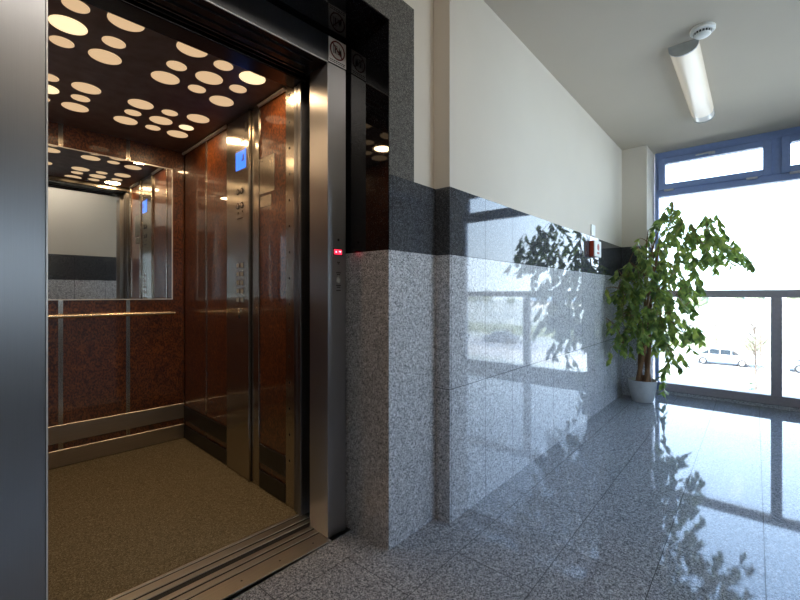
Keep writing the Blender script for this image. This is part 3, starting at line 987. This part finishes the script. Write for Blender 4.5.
def car_thing(label, x, y, paint, ry=0):
    T = Thing('car', label, 'car', (x, y, GZ + .02))
    L, Wd = 4.3, 1.72
    z0 = GZ + .02
    def sec(u, w): return (y + (u - .5) * L, z0 + w)
    body = [sec(0.0, .38), sec(0.0, .72), sec(.03, .86), sec(.20, .93), sec(.80, .92), sec(.97, .82), sec(1.0, .60), sec(.99, .32), sec(.02, .30)]
    T.part('body', paint, lambda bm: (prism(bm, body, 'X', x - Wd / 2, x + Wd / 2), bmesh.ops.bevel(bm, geom=list(bm.edges), offset=.05, segments=2, affect='EDGES')), smooth=40)
    T.part('cabin', 'car_glass', lambda bm: prism(bm, [sec(.20, .92), sec(.33, 1.36), sec(.66, 1.38), sec(.84, .92)], 'X', x - Wd / 2 + .07, x + Wd / 2 - .07))
    T.part('roof', paint, lambda bm: prism(bm, [sec(.31, 1.35), sec(.34, 1.44), sec(.64, 1.45), sec(.69, 1.36)], 'X', x - Wd / 2 + .09, x + Wd / 2 - .09))
    for u in (.35, .53, .70):
        T.part('pillar', paint, lambda bm, u=u: box(bm, x - Wd / 2 + .06, x + Wd / 2 - .06, y + (u - .5) * L - .03, y + (u - .5) * L + .03, z0 + .90, z0 + 1.38))
    for u in (.19, .80):
        for sx in (-1, 1):
            w = T.part('wheel', 'rubber', lambda bm, u=u, sx=sx: lathe(bm, (x + sx * (Wd / 2 - .08), y + (u - .5) * L, z0 + .31), [(.25, -.1), (.31, -.08), (.31, .08), (.25, .1)], 20, 'X'), smooth=40)
            T.part('hubcap', 'chrome', lambda bm, u=u, sx=sx: lathe(bm, (x + sx * (Wd / 2 - .08), y + (u - .5) * L, z0 + .31), [(.19, -.11), (.19, .11)], 14, 'X'), w)
    return T
car_thing('white car parked outside below the left window pane', 45.3, 2.15, 'car_white')
car_thing('silver car parked outside below the right window pane', 45.0, -3.9, 'car_silver')
car_thing('dark car driving further down the road, seen reflected in the tiled wall', 47.5, -22.0, 'car_dark')

def hedge(label, x0, x1, y0, y1, h, seed):
    random.seed(seed)
    def f(bm):
        ny = max(8, int((y1 - y0) / .9))
        pr = []
        for j in range(ny + 1):
            yy = y0 + (y1 - y0) * j / ny
            row = []
            for k in range(9):
                a = math.pi * k / 8
                r_ = random.uniform(.8, 1.15)
                row.append(bm.verts.new(((x0 + x1) / 2 - (x1 - x0) / 2 * math.cos(a) * r_, yy + random.uniform(-.25, .25), GZ - .02 + (h * math.sin(a) ** .6 * r_ if 0 < k < 8 else 0))))
            pr.append(row)
        for j in range(ny):
            for k in range(8):
                bm.faces.new((pr[j][k], pr[j][k + 1], pr[j + 1][k + 1], pr[j + 1][k]))
        bm.faces.new(pr[0]); bm.faces.new(pr[-1][::-1])
    return single('hedge', 'hedge_green', f, label, 'hedge', ((x0 + x1) / 2, (y0 + y1) / 2, GZ))
hedge('low clipped hedge outside between the paving and the road', 34.2, 35.4, .2, 4.6, .45, 1)
hedge('long low hedge running beyond the road outside', 58, 60, -90, 30, 1.5, 2)

def bare_tree(label, x, y, h, seed, group=None, spread=.35, n=26):
    random.seed(seed)
    T = Thing('bare_tree', label, 'tree', (x, y, GZ), group=group)
    base = Vector((x, y, GZ))
    topp = base + Vector((random.uniform(-.1, .1), random.uniform(-.1, .1), h))
    rt = h * .012
    T.part('trunk', 'bare_twigs', lambda bm: tube(bm, [base - Vector((0, 0, .05)), base.lerp(topp, .5), topp], [rt, rt * .7, rt * .25], 6))
    def br(bm):
        for k in range(n):
            t_ = random.uniform(.22, .95)
            p = base.lerp(topp, t_)
            a = random.uniform(0, 6.28)
            l_ = h * spread * (1.05 - t_) * random.uniform(.7, 1.2) + .15
            q = p + Vector((math.cos(a) * l_, math.sin(a) * l_, l_ * 1.1))
            tube(bm, [p, p.lerp(q, .5) + Vector((0, 0, -.08 * l_)), q], [rt * .45, rt * .3, rt * .12], 4, cap=False)
            for j in range(3):
                s_ = p.lerp(q, random.uniform(.3, .9))
                e = s_ + Vector((random.uniform(-1, 1), random.uniform(-1, 1), random.uniform(.3, 1.2))) * l_ * .35
                tube(bm, [s_, e], [rt * .22, rt * .1], 4, cap=False)
    T.part('branches', 'bare_twigs', br)
bare_tree('slender bare sapling outside just left of the window post', 34.3, -.05, 4.9, 5, n=34)
for i, (x, y, h, lb) in enumerate(((52.5, 5.6, 4.2, 'bare shrub outside behind the left end of the white car'),
                                   (53.0, 3.0, 3.8, 'bare shrub outside behind the roof of the white car'),
                                   (52.8, -.4, 4.4, 'bare shrub outside behind the right end of the white car'),
                                   (53.2, -5.2, 4.2, 'bare shrub outside behind the silver car'))):
    bare_tree(lb, x, y, h, 20 + i, 'bare shrubs beyond the road', .5, 22)
for i, y in enumerate((-14.0, -20.5, -27.5)):
    bare_tree('bare roadside tree, %s in the reflection on the tiled wall' % ('nearest the window post', 'the middle one of three', 'farthest from the window post')[i], 33.0, y, 3.6, 40 + i, 'bare roadside trees', .4, 22)

fc = Thing('fence', 'thin dark field fence running across the far side of the meadow', 'fence', (96, -45, GZ))
for k in range(60):
    fc.part('post', 'fence_metal', boxes((96.0, 96.1, 30 - k * 2.5 - .05, 30 - k * 2.5 + .05, GZ, GZ + 1.1)))
fc.part('wire', 'fence_metal', boxes((96.03, 96.07, -120, 30, GZ + 1.0, GZ + 1.12), (96.03, 96.07, -120, 30, GZ + .5, GZ + .56)))

random.seed(77)
def blob_tree(x, y, h, lb):
    T = Thing('distant_tree', lb, 'tree', (x, y, GZ), group='trees on the skyline')
    def crown(bm):
        bmesh.ops.create_icosphere(bm, subdivisions=3, radius=1.0)
        for v_ in bm.verts:
            v_.co *= random.uniform(.82, 1.16)
            v_.co = Vector((v_.co.x * h * .45 + x, v_.co.y * h * .5 + y, v_.co.z * h * .42 + GZ + h * .6))
    T.part('crown', 'hedge_green', crown)
    T.part('trunk', 'bare_twigs', lambda bm: tube(bm, [(x, y, GZ - .1), (x, y, GZ + h * .4)], h * .03, 6))
for i in range(20):
    blob_tree(random.uniform(210, 250), 26 - i * 9.5 + random.uniform(-3, 3), random.uniform(5, 8.5), 'round dark tree on the far skyline beyond the fence')
for i, (x, y0, y1, h, lb) in enumerate(((170, -16, 6, 4.4, 'long low shed with a blue-grey roof on the skyline behind the window post'), (175, -75, -40, 4.8, 'long low shed on the skyline seen reflected in the tiled wall'))):
    T = Thing('shed', lb, 'building', (x, (y0 + y1) / 2, GZ))
    T.part('walls', 'shed_wall', boxes((x, x + 12, y0, y1, GZ, GZ + h * .7)))
    T.part('roof', 'shed_roof', lambda bm, x=x, y0=y0, y1=y1, h=h: prism(bm, [(x - .5, GZ + h * .7), (x + 6, GZ + h), (x + 12.5, GZ + h * .7)], 'Y', y0 - .4, y1 + .4))
